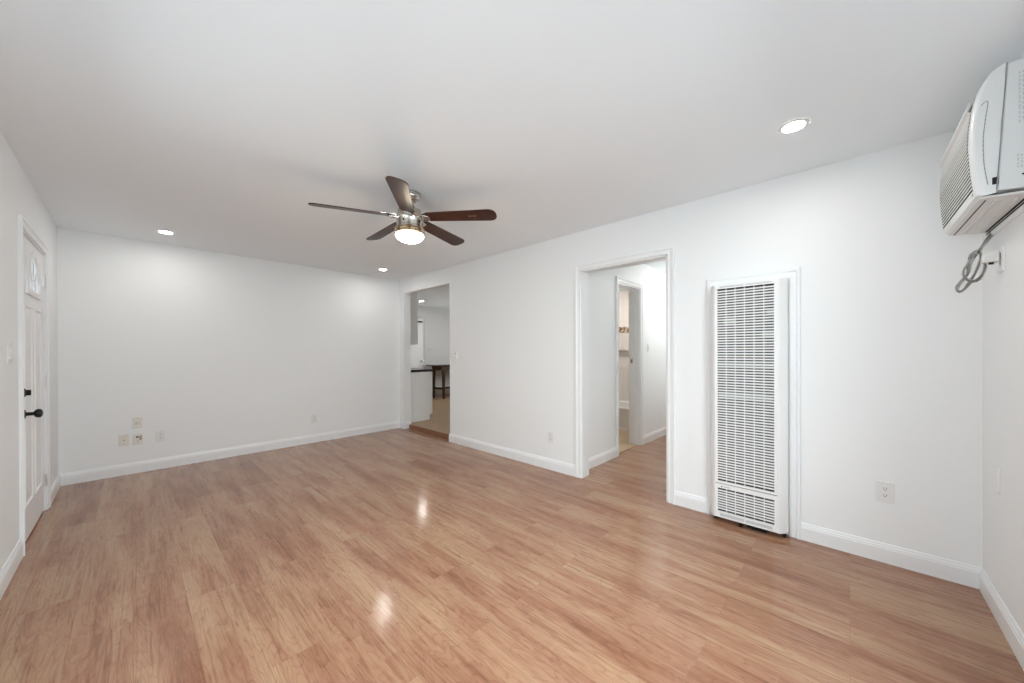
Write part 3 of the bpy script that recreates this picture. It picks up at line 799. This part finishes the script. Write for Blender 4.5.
# underside pan with grooves
bm = bmesh.new(); prism(bm, [(S+.004, 1.835), (-.372, 1.845), (-.372, 1.852), (S+.004, 1.845)], ax0+.02, ax1-.01, 'x')
pan = obj('base_pan', bm, m_acbot, ac)
bm = bmesh.new()
for (ya, w) in ((-.3915, .004), (-.492, .007)):
    z = 1.835 + (ya-S)*.075
    box(bm, ax0+.05, ax1-.012, ya-w/2, ya+w/2, z-.0012, z+.002)
obj('groove', bm, m_dark, pan)
bm = bmesh.new()
for ya in (-.415, -.43, -.468):
    z = 1.835 + (ya-S)*.075
    box(bm, ax0+.08, ax1-.05, ya-.0045, ya+.0045, z-.004, z+.002)
obj('rib', bm, m_acbot, pan, bevel=.002)
# mounting frame on the wall below and beside
bm = BM((ax0-.04, ax1+.02, S, S+.012, 1.800, 1.836), (ax1-.004, ax1+.02, S, S+.012, 1.836, 2.36), (ax0-.04, ax0+.004, S, S+.012, 1.836, 2.36), (ax0-.04, ax1+.02, S, S+.012, 2.345, 2.375))
fr = obj('mounting_frame', bm, m_trim, ac, bevel=.003)
obj('frame_gap', BM((ax0, ax1, S+.0105, S+.013, 1.822, 1.829)), m_dark, fr)
# cord: knotted loops, then the plug
def cp(px, py, dx=0.0):
    x = 2.75 + dx
    cx, cyy = 940 + px/8.536, 220 + py/8.536
    a = (cx-512+.0415)/358.44; b = -(cyy-341.5-11.176)/358.44
    d = w_ + r_*a + u_*b
    return Vector((0, 0, 1.252)) + d*(x/d.x)
raw = [(446, 100, .10), (435, 125, .08), (385, 195, .03), (330, 265, .02), (290, 310, .012), (262, 360, -.012), (245, 430, -.012), (210, 490, .012), (165, 545, .006), (143, 588, 0), (165, 615, 0), (215, 585, 0), (262, 515, .012), (310, 430, 0), (340, 350, -.01), (352, 305, -.012), (318, 268, -.012), (272, 290, -.012), (252, 350, .012), (222, 410, .012), (205, 465, -.012), (232, 512, -.012), (280, 525, -.012), (335, 500, 0), (375, 440, 0), (388, 380, 0), (382, 340, -.01), (395, 318, -.025)]
CORD = [cp(*p) for p in raw]
bm = bmesh.new(); tube(bm, smooth_path(CORD, 6), .0080, 10)
cord = obj('power_cord', bm, m_cord, ac, smooth=True); cord['label'] = 'grey power cord tied in loops'
px_, pz_ = 2.712, 1.678
bm = BM((px_-.022, px_+.022, S+.012, S+.058, pz_-.023, pz_+.023))
pl = obj('plug', bm, m_plast, cord, bevel=.004); pl['label'] = 'white box-shaped plug'
obj('button', BM((px_-.006, px_+.004, S+.026, S+.040, pz_-.032, pz_-.022)), m_black, pl)
plate('wall_outlet', 'white outlet on near wall holding the air conditioner plug', 'outlet', 'y', S, 1, px_, pz_-.012, mt=m_wall)

# ------------------------------------------------------------------ kitchen things
cx1 = 3.675
cab = thing('base_cabinet', 'pale grey kitchen base cabinet with toe kick under black counter', 'cabinet', (3.39, 5.90, KF))
bm = bmesh.new()
prism(bm, [(3.086, KF), (cx1-.055, KF), (cx1-.055, KF+.095), (cx1, KF+.095), (cx1, .908), (3.086, .908)], 5.412, 5.430, 'y')
obj('end_panel', bm, m_cab, cab)
obj('carcass', BM((3.086, cx1-.02, 5.430, 6.40, KF+.095, .908)), m_cab, cab)
obj('toe_kick', BM((3.086, cx1-.055, 5.430, 6.40, KF, KF+.095)), m_dark, cab)
for k in range(2):
    ya = 5.436 + k*.482
    d = obj('door', BM((cx1-.019, cx1, ya, ya+.474, KF+.10, .903)), m_cab, cab, bevel=.003)
    bm = bmesh.new(); tube(bm, [(cx1+.022, ya+.06+.35*(1-k), .72), (cx1+.022, ya+.06+.35*(1-k), .84)], .005, 8); tube(bm, [(cx1, ya+.06+.35*(1-k), .73), (cx1+.022, ya+.06+.35*(1-k), .73)], .004, 8); tube(bm, [(cx1, ya+.06+.35*(1-k), .83), (cx1+.022, ya+.06+.35*(1-k), .83)], .004, 8)
    obj('handle', bm, m_nickel, d)
tag(obj('countertop', BM((3.086, cx1+.035, 5.408, 6.42, .909, .951)), m_counter, bevel=.004), 'black slab countertop on the kitchen base cabinet', 'countertop')
up = thing('wall_cabinet', 'grey kitchen wall cabinet hanging above the black counter', 'cabinet', (3.23, 5.90, 1.385))
obj('carcass', BM((3.086, 3.366, 5.412, 6.40, 1.385, 2.30)), m_cab2, up)
for k in range(2):
    ya = 5.416 + k*.49
    obj('door', BM((3.367, 3.386, ya, ya+.484, 1.388, 2.297)), m_cab2, up, bevel=.003)
# far kitchen door
kd = thing('door_2', 'pale kitchen back door with a dark closer at its top', 'door', (4.93, KY, KF), kind='structure')
obj('door_slab', BM((4.45, 5.13, KY-.03, KY-.0005, KF+.006, 2.10)), m_door, kd, bevel=.002)
bm = bmesh.new(); casing(bm, 'y', KY, -1, 4.44, 5.14, 2.11, CAS, KF); obj('door_casing', bm, m_kwall, kd)
obj('closer', BM((4.98, 5.10, KY-.075, KY-.03, 2.01, 2.04)), m_black, kd, bevel=.004)['label'] = 'dark door closer'
bm = bmesh.new(); lathe(bm, [(0, .06), (.02, .058), (.026, .045), (.012, .03), (.012, .006), (.03, .004), (.03, 0), (0, 0)], 0, 0, 20)
xform(bm, Matrix.Translation((5.085, KY-.03, 1.03)) @ Matrix.Rotation(math.radians(90), 4, 'X')); obj('knob', bm, m_nickel, kd, smooth=True)
struct('baseboard_kitchen', BM((5.22, 6.86, KY-.015, KY, KF, KF+.24)), m_plinth, 'taupe tile skirting below the table on the kitchen far wall', 'baseboard')
struct('trim_7', BM((5.22, 6.86, KY-.022, KY, KF+.24, KF+.29)), m_trim, 'thin white strip above the taupe kitchen skirting', 'trim')
tb = thing('kitchen_table', 'brown wooden counter-height table against the far kitchen wall', 'table', (5.78, 7.70, KF))
obj('tabletop', BM((5.18, 6.45, 7.45, 7.93, .90, .928)), m_tabletop, tb, bevel=.006)
TL = ((5.36, 7.84), (5.40, 7.55), (6.34, 7.84), (6.34, 7.55))
TL = ((5.36, 7.83), (5.45, 7.53), (6.34, 7.83), (6.34, 7.53))
for i, (x, y) in enumerate(TL):
    bm = bmesh.new(); v = box(bm, x-.036, x+.036, y-.036, y+.036, KF, .90)
    for k in range(4): v[k].co.x = x + (v[k].co.x-x)*.62; v[k].co.y = y + (v[k].co.y-y)*.62
    obj('leg', bm, m_table, tb, bevel=.003)
obj('apron', BM((5.36, 6.34, 7.50, 7.52, .79, .90), (5.36, 6.34, 7.84, 7.86, .79, .90), (5.33, 5.35, 7.53, 7.83, .79, .90), (6.35, 6.37, 7.53, 7.83, .79, .90)), m_table, tb)
obj('stretcher', BM((5.37, 6.33, 7.67, 7.71, .30, .345), (5.39, 5.43, 7.54, 7.82, .30, .345), (6.32, 6.36, 7.54, 7.82, .30, .345)), m_table, tb)

# ------------------------------------------------------------------ bathtub
tub = thing('bathtub', 'white bathtub along the tiled bathroom wall seen past the doorway', 'bathtub', (5.75, 2.88, .006))
tx0, tx1, ty0, ty1 = 5.36, 6.135, HW+.16, 3.59
bm = bmesh.new()
prism(bm, [(tx0+.02, .006), (tx0+.02, .04), (tx0+.006, .05), (tx0+.006, .30), (tx0+.05, .30), (tx0+.05, .006)], ty0, ty1, 'y')
obj('apron', bm, m_tub, tub)
# rim and basin as one shell
def rect(i, z, j=0): return [(tx0+i, ty0+i+j, z), (tx1-i, ty0+i+j, z), (tx1-i, ty1-i-j, z), (tx0+i, ty1-i-j, z)]
bm = bmesh.new()
L = [rect(0, .30), rect(-.004 if False else 0, .345), rect(.01, .36), rect(.07, .36), rect(.085, .345), rect(.12, .12), rect(.18, .08)]
V = [[bm.verts.new(c) for c in l] for l in L]
for a, b in zip(V, V[1:]):
    for k in range(4): bm.faces.new([a[k], a[(k+1) % 4], b[(k+1) % 4], b[k]])
bm.faces.new(V[-1])
obj('basin', bm, m_tub, tub, bevel=.006)
obj('base_strip', BM((tx0-.004, tx0+.012, ty0, ty1, .006, .045)), m_trim, tub)
